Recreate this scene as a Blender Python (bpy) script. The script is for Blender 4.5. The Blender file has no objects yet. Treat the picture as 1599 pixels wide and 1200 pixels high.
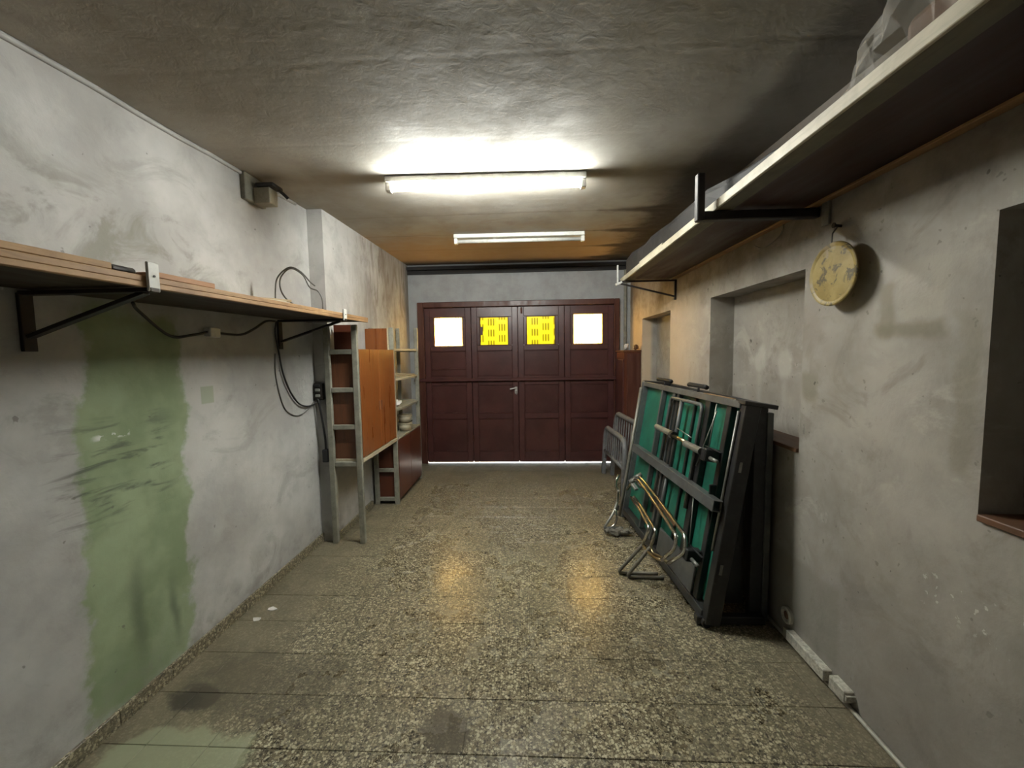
import bpy, bmesh, math, random
from mathutils import Vector, Matrix, Euler
random.seed(7)
SC = bpy.context.scene
COL = SC.collection

# ---------------------------------------------------------------- camera, world, sun, exposure
cam_d = bpy.data.cameras.new('camera'); cam = bpy.data.objects.new('camera', cam_d); COL.objects.link(cam)
cam_d.sensor_fit = 'HORIZONTAL'; cam_d.sensor_width = 36.0; cam_d.lens = 640/1599*36
cam_d.clip_start = 0.02
YAW, PITCH, ROLL = math.radians(2.6998), math.radians(-4.3364), math.radians(0.9)
Rm = Matrix.Rotation(YAW, 4, 'Z') @ Matrix.Rotation(math.pi/2 + PITCH, 4, 'X') @ Matrix.Rotation(-ROLL, 4, 'Z')
cam.matrix_world = Matrix.Translation((0, 0, 1.5)) @ Rm
SC.camera = cam
SC.view_settings.view_transform = 'Standard'; SC.view_settings.look = 'None'
SC.view_settings.gamma = 1.0; SC.view_settings.use_curve_mapping = False
SC.view_settings.exposure = 2.96
TUBE_STRENGTH = 44.0
wd = bpy.data.worlds.new('world'); SC.world = wd; wd.use_nodes = True
wd.node_tree.nodes['Background'].inputs[0].default_value = (0.80, 0.90, 1.0, 1)
wd.node_tree.nodes['Background'].inputs[1].default_value = 0.9
sun_d = bpy.data.lights.new('sun', 'SUN'); sun = bpy.data.objects.new('sun', sun_d); COL.objects.link(sun)
sun_d.energy = 7.0; sun_d.angle = math.radians(0.6); sun_d.color = (1.0, 0.93, 0.80)
sun.location = (2, 9, 6)
sun.rotation_euler = Vector((-0.18, -1.0, -0.62)).to_track_quat('-Z', 'Y').to_euler()

# ---------------------------------------------------------------- helpers
WORLD = {}
def link(o, parent=None):
    COL.objects.link(o)
    if parent is not None:
        o.parent = parent
        p = WORLD[parent.name]; o.location = (-p[0], -p[1], -p[2]); WORLD[o.name] = (0, 0, 0)
        if WORLD[parent.name] == (0, 0, 0): o.location = (0, 0, 0)
    else:
        WORLD[o.name] = tuple(o.location)
    return o
def obj(name, bm, m, parent=None, smooth=False, label=None):
    """one mesh object, vertices given in world coordinates"""
    bmesh.ops.recalc_face_normals(bm, faces=bm.faces)
    me = bpy.data.meshes.new(name); bm.to_mesh(me); bm.free()
    if smooth:
        for p in me.polygons: p.use_smooth = True
    if m is not None: me.materials.append(m)
    o = bpy.data.objects.new(name, me)
    link(o, parent)
    if label: o['label'] = label
    return o
def thing(name, label, cat, loc, group=None):
    o = bpy.data.objects.new(name, None); o.empty_display_size = 0.05; o.location = loc
    link(o); o['label'] = label; o['category'] = cat
    if group: o['group'] = group
    return o
def tag(o, label, cat, group=None, kind=None):
    o['label'] = label; o['category'] = cat
    if group: o['group'] = group
    if kind: o['kind'] = kind
    return o
def struct(o, label=None):
    o['kind'] = 'structure'
    if label: o['label'] = label
    return o
def BM(): return bmesh.new()
def bx(bm, x0, x1, y0, y1, z0, z1, bev=0.0, seg=1):
    t = bmesh.new()
    bmesh.ops.create_cube(t, size=1.0)
    for v in t.verts:
        v.co = Vector((x0 + (v.co.x+.5)*(x1-x0), y0 + (v.co.y+.5)*(y1-y0), z0 + (v.co.z+.5)*(z1-z0)))
    if bev > 0: bmesh.ops.bevel(t, geom=t.edges[:], offset=bev, segments=seg, profile=0.5, affect='EDGES')
    return merge(bm, t)
def merge(bm, t, mat=None):
    if mat is not None: t.transform(mat)
    me = bpy.data.meshes.new('tmp'); t.to_mesh(me); t.free(); bm.from_mesh(me); bpy.data.meshes.remove(me)
    return bm
def obx(bm, M, a, b, bev=0.0, seg=1):
    """box between local corners a and b, placed by matrix M"""
    t = bmesh.new(); bx(t, a[0], b[0], a[1], b[1], a[2], b[2], bev, seg)
    return merge(bm, t, M)
def rounded(pts, r, n=5):
    pts = [Vector(p) for p in pts]; out = [pts[0]]
    for i in range(1, len(pts)-1):
        a, b, c = pts[i-1], pts[i], pts[i+1]
        d1 = (a-b); d2 = (c-b); rr = min(r, d1.length*.45, d2.length*.45)
        p = b + d1.normalized()*rr; q = b + d2.normalized()*rr
        for k in range(n+1):
            t = k/n; out.append(p*(1-t)**2 + b*2*t*(1-t) + q*t*t)
    out.append(pts[-1]); return out
def smooth_path(pts, n=6):
    pts = [Vector(p) for p in pts]; out = []
    P = [pts[0]*2-pts[1]] + pts + [pts[-1]*2-pts[-2]]
    for i in range(1, len(P)-2):
        p0, p1, p2, p3 = P[i-1:i+3]
        for k in range(n):
            t = k/n
            out.append(.5*((2*p1)+(p2-p0)*t+(2*p0-5*p1+4*p2-p3)*t*t+(3*p1-p0-3*p2+p3)*t**3))
    out.append(pts[-1]); return out
def tube(bm, pts, r, seg=8, cap=True):
    pts = [Vector(p) for p in pts]
    n = len(pts); rings = []
    tan = []
    for i in range(n):
        a = pts[max(0, i-1)]; b = pts[min(n-1, i+1)]; tan.append((b-a).normalized())
    up = Vector((0, 0, 1)) if abs(tan[0].z) < .9 else Vector((1, 0, 0))
    nx = tan[0].cross(up).normalized()
    for i in range(n):
        nx = (nx - tan[i]*nx.dot(tan[i])).normalized(); ny = tan[i].cross(nx)
        rad = r[i] if isinstance(r, (list, tuple)) else r
        rings.append([bm.verts.new(pts[i] + (nx*math.cos(2*math.pi*k/seg) + ny*math.sin(2*math.pi*k/seg))*rad) for k in range(seg)])
    for i in range(n-1):
        for k in range(seg):
            bm.faces.new((rings[i][k], rings[i][(k+1) % seg], rings[i+1][(k+1) % seg], rings[i+1][k]))
    if cap:
        bm.faces.new(rings[0][::-1]); bm.faces.new(rings[-1])
    return bm
def bar(bm, a, b, w, h, up=(0, 0, 1)):
    """rectangular bar from a to b, w across and h along up"""
    a, b = Vector(a), Vector(b); d = (b-a); L = d.length; d.normalize()
    u = Vector(up); s = d.cross(u).normalized(); u = s.cross(d).normalized()
    M = Matrix((( d.x, s.x, u.x, a.x), (d.y, s.y, u.y, a.y), (d.z, s.z, u.z, a.z), (0, 0, 0, 1)))
    return obx(bm, M, (0, -w/2, -h/2), (L, w/2, h/2), min(w, h)*.12)
def lathe(bm, prof, M, seg=32):
    """prof: (radius, height) along local z"""
    t = bmesh.new(); rings = []
    for r, z in prof:
        if r < 1e-6: rings.append([t.verts.new((0, 0, z))])
        else: rings.append([t.verts.new((r*math.cos(2*math.pi*k/seg), r*math.sin(2*math.pi*k/seg), z)) for k in range(seg)])
    for A, B in zip(rings, rings[1:]):
        for k in range(seg):
            if len(A) == 1: t.faces.new((A[0], B[k], B[(k+1) % seg]))
            elif len(B) == 1: t.faces.new((A[k], B[0], A[(k+1) % seg]))
            else: t.faces.new((A[k], A[(k+1) % seg], B[(k+1) % seg], B[k]))
    return merge(bm, t, M)

# ---------------------------------------------------------------- material node language
class G:
    def __init__(s, name, rough=.6, spec=.5, metal=0.0):
        s.m = bpy.data.materials.new(name); s.m.use_nodes = True
        s.nt = s.m.node_tree; s.b = s.nt.nodes['Principled BSDF']
        s.b.inputs['Roughness'].default_value = rough; s.b.inputs['Metallic'].default_value = metal
        s.b.inputs['Specular IOR Level'].default_value = spec
        s._pos = None
    def n(s, t): return s.nt.nodes.new(t)
    def put(s, sock, v):
        if isinstance(v, (int, float)):
            sock.default_value = v if sock.type == 'VALUE' else (v, v, v, 1)
        elif isinstance(v, (tuple, list)):
            sock.default_value = (tuple(v)+(1,))[:4] if sock.type == 'RGBA' else v
        else: s.nt.links.new(v, sock)
    def pos(s):
        if s._pos is None: s._pos = s.n('ShaderNodeNewGeometry').outputs['Position']
        return s._pos
    def xyz(s):
        q = s.n('ShaderNodeSeparateXYZ'); s.put(q.inputs[0], s.pos()); return q.outputs[0], q.outputs[1], q.outputs[2]
    def mp(s, scale=(1, 1, 1), loc=(0, 0, 0), vec=None):
        q = s.n('ShaderNodeMapping'); s.put(q.inputs[0], vec or s.pos()); q.inputs['Scale'].default_value = scale; q.inputs['Location'].default_value = loc
        return q.outputs[0]
    def noise(s, scale, detail=3, rough=.55, vec=None, dist=0.0, color=False):
        q = s.n('ShaderNodeTexNoise'); s.put(q.inputs['Vector'], vec or s.pos())
        q.inputs['Scale'].default_value = scale; q.inputs['Detail'].default_value = detail; q.inputs['Roughness'].default_value = rough
        q.inputs['Distortion'].default_value = dist
        return q.outputs['Color' if color else 'Fac']
    def voro(s, scale, vec=None, feature='F1', out='Color'):
        q = s.n('ShaderNodeTexVoronoi'); q.feature = feature; s.put(q.inputs['Vector'], vec or s.pos()); q.inputs['Scale'].default_value = scale
        return q.outputs[out]
    def math(s, op, a, b=0.0, c=0.0):
        q = s.n('ShaderNodeMath'); q.operation = op; s.put(q.inputs[0], a); s.put(q.inputs[1], b); s.put(q.inputs[2], c); return q.outputs[0]
    def add(s, a, b): return s.math('ADD', a, b)
    def mul(s, a, b): return s.math('MULTIPLY', a, b)
    def sub(s, a, b): return s.math('SUBTRACT', a, b)
    def rng(s, v, a, b, c=0.0, d=1.0):
        q = s.n('ShaderNodeMapRange'); q.interpolation_type = 'SMOOTHSTEP'; s.put(q.inputs['Value'], v)
        q.inputs['From Min'].default_value = a; q.inputs['From Max'].default_value = b
        q.inputs['To Min'].default_value = c; q.inputs['To Max'].default_value = d
        return q.outputs['Result']
    def mix(s, f, a, b, blend='MIX'):
        q = s.n('ShaderNodeMix'); q.data_type = 'RGBA'; q.blend_type = blend
        s.put(q.inputs['Factor'], f); s.put(q.inputs[6], a); s.put(q.inputs[7], b); return q.outputs[2]
    def band(s, v, a, b, soft):
        return s.mul(s.rng(v, a-soft, a+soft), s.rng(v, b-soft, b+soft, 1.0, 0.0))
    K = .80                                                  # common albedo level of the grimy garage
    def base(s, c, k=None):
        k = s.K if k is None else k
        kk = k if isinstance(k, tuple) else (k, k, k)
        s.put(s.b.inputs['Base Color'], s.mix(1.0, c, kk, 'MULTIPLY') if not isinstance(c, tuple) else c); return s
    def rough(s, v): s.put(s.b.inputs['Roughness'], v); return s
    def bump(s, h, strength=.3, dist=.01):
        q = s.n('ShaderNodeBump'); q.inputs['Strength'].default_value = strength; q.inputs['Distance'].default_value = dist
        s.put(q.inputs['Height'], h); s.nt.links.new(q.outputs[0], s.b.inputs['Normal']); return s
    def rand(s): return s.n('ShaderNodeObjectInfo').outputs['Random']

def plain(name, c, rough=.5, metal=0.0, var=.18, scale=9.0, dirt=None, dirtamt=.5, bump=0.0, spec=.5, grain=None):
    g = G(name, rough, spec, metal)
    v = g.mp(grain) if grain else None
    f = g.noise(scale, 4, .6, v)
    dark = tuple(q*(1-var) for q in c); light = tuple(min(1, q*(1+var)) for q in c)
    col = g.mix(g.rng(f, .3, .7), dark, light)
    if dirt: col = g.mix(g.mul(g.rng(g.noise(scale*2.3, 5, .65, None, .4), .48, .72), dirtamt), col, dirt)
    g.base(col, 1.0 if metal > .8 else None); g.rough(rough)
    if bump: g.bump(g.noise(scale*6, 4, .6, v), bump, .004)
    return g.m

# ---- plaster of the left side (grey white, green undercoat bared in one broad patch)
def plaster_left():
    g = G('plaster_left', .75, .3); x, y, z = g.xyz()
    big = g.noise(1.7, 5, .6); mid = g.noise(6, 5, .65, None, .3); fine = g.noise(38, 3, .6)
    c = g.mix(g.rng(big, .35, .68), (.42, .41, .395), (.60, .595, .575))
    c = g.mix(g.mul(g.rng(mid, .5, .72), .40), c, (.37, .365, .35))
    bl = g.noise(2.2, 6, .68, g.mp((1, 1, 1.3), (4, 2, 1)), .9)
    c = g.mix(g.mul(g.rng(bl, .55, .68), .5), c, (.32, .31, .285))
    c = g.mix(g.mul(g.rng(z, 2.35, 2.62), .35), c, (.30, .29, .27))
    # yellowish grey smears above the shelf
    sm = g.mul(g.mul(g.band(y, .9, 2.3, .35), g.band(z, 1.8, 2.2, .12)), g.rng(g.noise(3.2, 5, .65, g.mp((1, 1, 1.6)), .8), .47, .64))
    c = g.mix(g.mul(sm, .65), c, (.22, .215, .17))
    # green patch
    w = g.mul(g.sub(g.noise(5, 5, .65), .5), .26)
    yy = g.add(g.add(y, w), g.mul(z, -.05))
    gp = g.mul(g.band(yy, 1.395, 1.865, .022), g.band(g.add(z, g.mul(w, .8)), .07, 1.70, .05))
    gc = g.mix(g.rng(g.noise(3.5, 4), .35, .65), (.235, .305, .165), (.34, .42, .25))
    c = g.mix(g.mul(gp, .93), c, gc)
    # grey scuffs across the patch, and two sooty strokes below
    sc = g.mul(g.mul(g.band(y, 1.36, 1.82, .08), g.band(z, .86, 1.25, .1)), g.rng(g.noise(4.0, 5, .6, g.mp((1, 1.0, 6.0)), .5), .50, .66))
    c = g.mix(g.mul(sc, .75), c, (.10, .105, .085))
    for (y0, z0, z1, wd_) in ((1.615, .22, .60, .040), (1.795, .20, .42, .030)):
        yv = g.add(y, g.mul(g.sub(g.noise(4, 3), .5), .1))
        s1 = g.mul(g.band(yv, y0-.012, y0+.012, wd_), g.band(z, z0, z1, .13))
        c = g.mix(g.mul(s1, .88), c, (.07, .075, .058))
    sq = g.mul(g.band(y, 2.03, 2.115, .004), g.band(z, 1.26, 1.35, .004))
    c = g.mix(g.mul(sq, .7), c, (.36, .41, .28))
    # scuffs near the floor, chipped spots
    lo = g.mul(g.rng(z, .35, .0), g.rng(g.noise(7, 5, .65), .45, .65)); c = g.mix(g.mul(lo, .55), c, (.24, .23, .20))
    sp = g.rng(g.noise(21, 2, .5), .735, .76); c = g.mix(g.mul(sp, .6), c, (.16, .15, .13))
    chip = g.mul(g.mul(g.band(z, 1.18, 1.20, .006), g.band(y, 1.5, 1.64, .02)), g.rng(g.noise(30, 2), .55, .6)); c = g.mix(chip, c, (.8, .8, .78))
    # smoke streaks on the wall beyond the step
    st = g.mul(g.mul(g.rng(y, 3.3, 4.6), g.rng(z, 1.2, 2.2)), g.rng(g.noise(3.2, 5, .65, g.mp((1, 2.2, .7)), 1.0), .42, .66))
    c = g.mix(g.mul(st, .75), c, (.20, .165, .125))
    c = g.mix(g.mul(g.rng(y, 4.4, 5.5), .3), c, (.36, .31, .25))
    g.base(c); g.rough(g.rng(mid, .3, .7, .62, .9))
    g.bump(g.add(g.mul(big, 1.2), g.add(g.mul(mid, .5), g.mul(fine, .12))), .35, .02)
    return g.m
def plaster_right():
    g = G('plaster_right', .75, .3); x, y, z = g.xyz()
    big = g.noise(1.5, 5, .6); mid = g.noise(5, 5, .65, None, .4); fine = g.noise(40, 3, .6)
    c = g.mix(g.rng(big, .35, .66), (.33, .31, .285), (.49, .47, .435))
    c = g.mix(g.mul(g.rng(mid, .48, .7), .45), c, (.29, .275, .245))
    bl = g.noise(2.6, 6, .68, None, .9)
    c = g.mix(g.mul(g.rng(bl, .54, .66), .55), c, (.255, .235, .21))
    c = g.mix(g.mul(g.rng(bl, .44, .33), .55), c, (.58, .555, .51))
    pits = g.rng(g.noise(26, 2, .5), .70, .73); c = g.mix(g.mul(pits, .5), c, (.16, .15, .13))
    c = g.mix(g.mul(g.rng(z, .75, .1), .5), c, (.30, .28, .265))
    # old repair patches
    w = g.mul(g.sub(g.noise(9, 3), .5), .06)
    yw = g.add(y, w); zw = g.add(z, w)
    for (a, b, e, f, col, k) in ((1.37, 1.63, 1.53, 1.585, (.235, .215, .155), .6), (1.56, 1.63, 1.54, 1.74, (.25, .23, .17), .6), (1.37, 1.56, 1.59, 1.80, (.50, .48, .42), .45),
                                 (1.27, 1.33, 1.1, 1.6, (.24, .22, .16), .4), (1.95, 2.04, 1.25, 1.38, (.27, .255, .2), .6), (1.75, 2.35, .1, .45, (.27, .265, .235), .55)):
        c = g.mix(g.mul(g.mul(g.band(yw, a, b, .02), g.band(zw, e, f, .02)), k), c, col)
    # two pale round pads of filler with runs below, on the back of the niche
    back = g.rng(x, 1.40, 1.44)
    for (yc, zc) in ((2.735, 1.43), (2.47, 1.42)):
        dy = g.math('DIVIDE', g.add(g.sub(y, yc), g.mul(w, 1.3)), .070); dz = g.math('DIVIDE', g.add(g.sub(z, zc), g.mul(g.sub(mid, .5), .12)), .10)
        r = g.math('SQRT', g.add(g.mul(dy, dy), g.mul(dz, dz)))
        run = g.mul(g.band(y, yc-.015, yc+.02, .03), g.band(z, 1.12, zc, .05))
        c = g.mix(g.mul(back, g.mul(g.math('MAXIMUM', g.rng(r, 1.25, .65), g.mul(run, .6)), .5)), c, (.66, .65, .62))
    # rubbed pale chips low on the wall, dark specks
    ch = g.mul(g.mul(g.band(z, .64, .76, .03), g.band(y, .9, 1.4, .05)), g.rng(g.noise(42, 2), .655, .68)); c = g.mix(ch, c, (.66, .65, .62))
    sp = g.rng(g.noise(17, 2, .5), .74, .76); c = g.mix(g.mul(sp, .8), c, (.10, .095, .08))
    # daylight spill painted as warm tint towards the door; darker tone high up
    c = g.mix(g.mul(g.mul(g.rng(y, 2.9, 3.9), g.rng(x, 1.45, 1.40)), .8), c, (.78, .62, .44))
    so = g.mul(g.rng(g.add(z, g.mul(mid, .5)), 2.05, 2.5), .75); c = g.mix(so, c, (.15, .125, .105))
    so2 = g.mul(g.mul(g.rng(y, 3.6, 5.0), g.rng(z, 1.6, 2.5)), g.rng(mid, .4, .65)); c = g.mix(g.mul(so2, .5), c, (.30, .18, .09))
    g.base(c, (.75, .73, .695)); g.rough(g.rng(mid, .3, .7, .6, .88))
    g.bump(g.add(g.mul(big, 1.1), g.add(g.mul(mid, .55), g.mul(fine, .12))), .35, .02)
    return g.m
def plaster_back():
    g = G('plaster_back', .75, .3); x, y, z = g.xyz()
    mid = g.noise(5, 5, .65)
    c = g.mix(g.rng(mid, .35, .7), (.44, .46, .47), (.36, .37, .37))
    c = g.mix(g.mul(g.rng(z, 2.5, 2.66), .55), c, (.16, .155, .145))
    g.base(c); g.bump(mid, .25, .01); return g.m
def plaster_ceiling():
    g = G('plaster_ceiling', .8, .15); x, y, z = g.xyz()
    big = g.noise(1.3, 5, .6); mid = g.noise(4.5, 6, .62, None, .5); fine = g.noise(20, 5, .62, None, 1.2)
    wav = g.noise(3.0, 3, .5, g.mp((.6, 1.6, 1)), .8)
    c = g.mix(g.rng(big, .33, .68), (.265, .245, .21), (.40, .385, .35))
    c = g.mix(g.mul(g.rng(mid, .5, .72), .35), c, (.22, .20, .17))
    c = g.mix(g.mul(g.rng(g.add(y, g.mul(g.sub(mid, .5), 1.2)), 3.4, 4.8), .85), c, (.44, .305, .195))  # warm stain towards the door, with daylight spill painted into its colour
    # soot along the right wall with tongues that follow the plank lines
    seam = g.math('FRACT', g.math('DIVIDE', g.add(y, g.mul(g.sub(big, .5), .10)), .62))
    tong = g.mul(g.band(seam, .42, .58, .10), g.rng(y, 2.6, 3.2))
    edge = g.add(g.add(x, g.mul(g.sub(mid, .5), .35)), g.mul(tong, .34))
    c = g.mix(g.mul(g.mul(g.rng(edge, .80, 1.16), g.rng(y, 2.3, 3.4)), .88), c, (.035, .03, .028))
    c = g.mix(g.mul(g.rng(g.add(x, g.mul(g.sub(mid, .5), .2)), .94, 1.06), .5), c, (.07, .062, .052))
    c = g.mix(g.mul(g.rng(y, 5.15, 5.5), .75), c, (.07, .055, .045))
    c = g.mix(g.mul(g.mul(g.band(seam, .485, .515, .02), g.rng(y, 2.9, 3.4)), .35), c, (.15, .115, .08))
    g.base(c, .98); g.rough(g.rng(mid, .3, .7, .6, .85))
    g.bump(g.add(g.add(g.mul(wav, .7), g.mul(mid, .5)), g.add(g.mul(fine, .34), g.mul(g.band(seam, .48, .52, .03), -.12))), .16, .02)
    return g.m
def terrazzo(name, tile=True, flat=True):
    g = G(name, .3, .5); x, y, z = g.xyz()
    v2 = g.mp((1, 1, .0 if flat else 1))
    warp = g.n('ShaderNodeVectorMath'); warp.operation = 'ADD'
    nz = g.noise(60, 2, .5, v2, 0, True)
    sc = g.n('ShaderNodeVectorMath'); sc.operation = 'SCALE'; g.put(sc.inputs[0], nz); sc.inputs['Scale'].default_value = .010
    g.put(warp.inputs[0], v2); g.put(warp.inputs[1], sc.outputs[0]); wv = warp.outputs[0]
    q = g.n('ShaderNodeTexVoronoi'); g.put(q.inputs['Vector'], wv); q.inputs['Scale'].default_value = 82
    sepc = g.n('ShaderNodeSeparateColor'); g.put(sepc.inputs[0], q.outputs['Color']); rnd, rnd2 = sepc.outputs[0], sepc.outputs[1]
    dist = q.outputs['Distance']
    chip = g.rng(dist, .60, .44)
    cc = g.mix(g.math('GREATER_THAN', rnd, .26), (.035, .032, .026), (.155, .14, .105))
    cc = g.mix(g.math('GREATER_THAN', rnd, .48), cc, (.30, .275, .205))
    cc = g.mix(g.math('GREATER_THAN', rnd, .70), cc, (.52, .495, .40))
    matrix = g.mix(g.noise(90, 3), (.10, .09, .066), (.19, .172, .128))
    c = g.mix(chip, matrix, cc)
    fine = g.voro(240, wv, 'F1', 'Color')
    sf = g.n('ShaderNodeSeparateColor'); g.put(sf.inputs[0], fine)
    c = g.mix(g.mul(g.math('GREATER_THAN', sf.outputs[0], .86), .7), c, (.46, .44, .36))
    c = g.mix(g.mul(g.math('LESS_THAN', sf.outputs[0], .10), .7), c, (.03, .028, .022))
    # each tile slightly different
    if tile: c = g.mix(g.rng(g.rand(), 0, 1, 0, .22), c, (.13, .12, .09))
    big = g.noise(1.6, 5, .6, v2); mid = g.noise(5, 5, .65, v2, .4)
    # trodden dust: towards the door, along the walls, and a few spots
    wob = g.mul(g.sub(big, .5), .7)
    dd = g.mul(g.rng(g.add(y, wob), 4.2, 5.2), .85)
    dl = g.mul(g.rng(g.add(x, wob), -1.05, -1.52), .82 if flat else .25)
    dr = g.mul(g.mul(g.rng(g.add(x, wob), .95, 1.25), g.rng(y, 2.5, 1.8)), .75)
    ds = g.mul(g.rng(mid, .53, .72), .45)
    dust = g.math('MAXIMUM', g.math('MAXIMUM', dd, dl), g.math('MAXIMUM', dr, ds))
    c = g.mix(dust, c, g.mix(g.rng(mid, .3, .7), (.125, .112, .084), (.205, .188, .145)))
    # dark patches: oil by the left wall, a worn wedge in front
    for (xc, yc, rx, ry, col, k) in ((-1.50, 1.63, .12, .07, (.03, .028, .024), .85), (-.36, 1.53, .10, .10, (.075, .066, .05), .85), (-1.2, 1.72, .35, .22, (.085, .076, .058), .55), (.45, 2.0, .25, .2, (.07, .065, .05), .3)):
        dx = g.math('DIVIDE', g.sub(x, xc), rx); dy = g.math('DIVIDE', g.sub(y, yc), ry)
        r = g.add(g.math('SQRT', g.add(g.mul(dx, dx), g.mul(dy, dy))), g.mul(g.sub(mid, .5), 2.2))
        c = g.mix(g.mul(g.rng(r, 1.15, .75), k), c, col)
    # spilt pale green paint near the left wall
    pg = g.add(g.math('SQRT', g.add(g.math('POWER', g.math('DIVIDE', g.sub(x, -1.36), .30), 2.0), g.math('POWER', g.math('DIVIDE', g.sub(y, 1.34), .17), 2.0))), g.mul(g.sub(mid, .5), 1.5))
    c = g.mix(g.mul(g.rng(pg, 1.1, .85), .85), c, (.30, .335, .255))
    g.base(c, (.92, .87, .745))
    rr = g.mix(dust, g.rng(big, .3, .7, .20, .34), .55)
    g.rough(rr)
    g.bump(g.add(g.mul(g.noise(6, 4, .6, v2), .6), g.mul(g.noise(70, 2, .5, v2), .05)), .10, .01)
    return g.m
def wood(name, c1, c2, axis='y', rough=.5, scale=14, dirt=0.0, dc=(.05, .045, .04), spec=.4):
    g = G(name, rough, spec)
    st = {'x': (.12, 1, 1), 'y': (1, .12, 1), 'z': (1, 1, .12)}[axis]
    v = g.mp(st)
    f = g.noise(scale, 5, .6, v, 1.2); f2 = g.noise(scale*6, 3, .6, v, .5)
    c = g.mix(g.rng(f, .32, .68), c1, c2)
    c = g.mix(g.mul(g.rng(f2, .5, .7), .3), c, tuple(q*.55 for q in c1))
    if dirt: c = g.mix(g.mul(g.rng(g.noise(7, 5, .65, None, .6), .42, .66), dirt), c, dc)
    g.base(c); g.rough(g.rng(f, .3, .7, max(.05, rough-.1), rough+.1)); g.bump(f2, .12, .002)
    return g.m

M = {}
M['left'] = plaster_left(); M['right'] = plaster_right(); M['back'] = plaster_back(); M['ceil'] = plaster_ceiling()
M['tile'] = terrazzo('terrazzo_tile'); M['slab'] = terrazzo('terrazzo_slab', False)
M['grout'] = plain('grout', (.10, .09, .07), .9)
M['skirt'] = terrazzo('terrazzo_skirting', False, False)
M['maroon'] = plain('maroon_door_paint', (.088, .031, .028), .34, 0, .16, 4, (.05, .022, .022), .5, .05)
M['maroon2'] = plain('maroon_panel_paint', (.080, .028, .025), .30, 0, .2, 3, (.10, .05, .045), .35, .05)
M['frame_brown'] = wood('door_frame_paint', (.085, .028, .019), (.12, .045, .03), 'z', .4, 9)
M['teak'] = wood('teak_veneer', (.225, .066, .015), (.30, .096, .022), 'z', .35, 11, .2, (.18, .055, .014))
M['teak_dark'] = wood('teak_side', (.12, .045, .020), (.18, .068, .028), 'z', .45, 11)
M['redbrown'] = plain('red_brown_veneer', (.115, .032, .016), .36, 0, .10, 3)
M['cream'] = wood('cream_edge', (.50, .43, .30), (.62, .55, .40), 'y', .55, 12, .2, (.3, .25, .16))
M['greyframe'] = plain('grey_green_frame_paint', (.30, .29, .235), .55, 0, .16, 12, (.17, .16, .125), .55, .1)
M['shelfwood'] = wood('shelf_board_wood', (.30, .165, .075), (.44, .27, .13), 'y', .6, 10, .35, (.16, .09, .045))
M['offcut'] = wood('offcut_wood', (.34, .155, .065), (.44, .225, .105), 'y', .6, 10)
M['palewood'] = wood('pale_stick_wood', (.42, .32, .18), (.55, .43, .26), 'y', .6, 10)
M['beam'] = wood('pale_beam_wood', (.50, .45, .32), (.66, .61, .47), 'y', .55, 9, .35, (.28, .24, .16))
M['underside'] = wood('dark_underside_board', (.030, .013, .010), (.050, .022, .016), 'y', .5, 8)
M['shadebeam'] = wood('dirty_beam_wood', (.15, .135, .095), (.22, .20, .145), 'y', .65, 9, .4, (.08, .07, .05))  # beam wood darkened to paint in the shade on its underside
M['shelfshade'] = wood('dark_shelf_underside', (.045, .03, .018), (.075, .05, .03), 'y', .65, 9, .4, (.02, .016, .012))  # shade under the left shelf put into the wood colour
M['sill'] = wood('brown_sill', (.13, .06, .03), (.21, .11, .06), 'y', .55, 9, .4, (.06, .035, .02))
M['black'] = plain('black_steel', (.020, .020, .021), .45, 0, .3, 9, (.06, .058, .055), .4)
M['iron'] = plain('dark_iron', (.026, .021, .019), .5, .3, .3, 9, (.05, .03, .02), .5)
M['blacksteel'] = plain('charcoal_painted_steel', (.035, .036, .037), .42, 0, .3, 7, (.085, .085, .08), .45)
M['greysteel'] = plain('grey_painted_steel', (.115, .122, .122), .42, .25, .22, 8, (.20, .195, .18), .5)
M['lightsteel'] = plain('worn_light_steel', (.33, .33, .30), .38, .5, .2, 8, (.16, .15, .13), .5)
M['dullsteel'] = plain('dull_steel', (.27, .26, .22), .45, .4, .2, 8, (.14, .13, .10), .5)
M['chrome'] = plain('chrome', (.62, .61, .57), .18, 1.0, .10, 14, (.28, .22, .14), .5)
M['brass'] = plain('tarnished_brass', (.44, .36, .21), .30, 1.0, .2, 10, (.24, .17, .08), .5)
M['green'] = plain('green_board', (.018, .175, .115), .42, 0, .22, 5, (.03, .10, .075), .7)
M['bedgrey'] = plain('grey_bed_end_paint', (.20, .205, .21), .5, 0, .2, 8, (.09, .09, .09), .5)
M['rubber'] = plain('black_rubber', (.012, .012, .013), .6)
M['white'] = plain('white_plastic', (.72, .71, .66), .4, 0, .06, 12, (.5, .47, .38), .3)
M['whitemetal'] = plain('white_enamel', (.66, .66, .62), .35, 0, .08, 12, (.4, .37, .3), .4)
M['offwhite'] = plain('aged_white_plastic', (.52, .50, .42), .45, 0, .1, 14, (.25, .22, .16), .5)
M['stone'] = plain('pale_speckled_strip', (.52, .50, .42), .55, 0, .3, 60, (.24, .22, .17), .5)
M['cord'] = plain('black_cord', (.014, .014, .014), .5)
M['greycord'] = plain('grey_wire', (.16, .155, .14), .45)
M['box'] = plain('beige_box', (.36, .33, .25), .55, 0, .12, 12, (.18, .16, .11), .5)
M['paper'] = plain('white_paper', (.75, .73, .70), .7)
M['jar'] = plain('cream_pot', (.40, .35, .25), .5, 0, .15, 10, (.24, .2, .13), .5)
M['rag'] = plain('grey_rag', (.20, .185, .15), .9, 0, .4, 22, (.08, .072, .058), .6, .6)
M['sheet'] = plain('dark_grey_sheet', (.022, .020, .019), .75, 0, .25, 5, (.04, .036, .033), .5)
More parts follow.
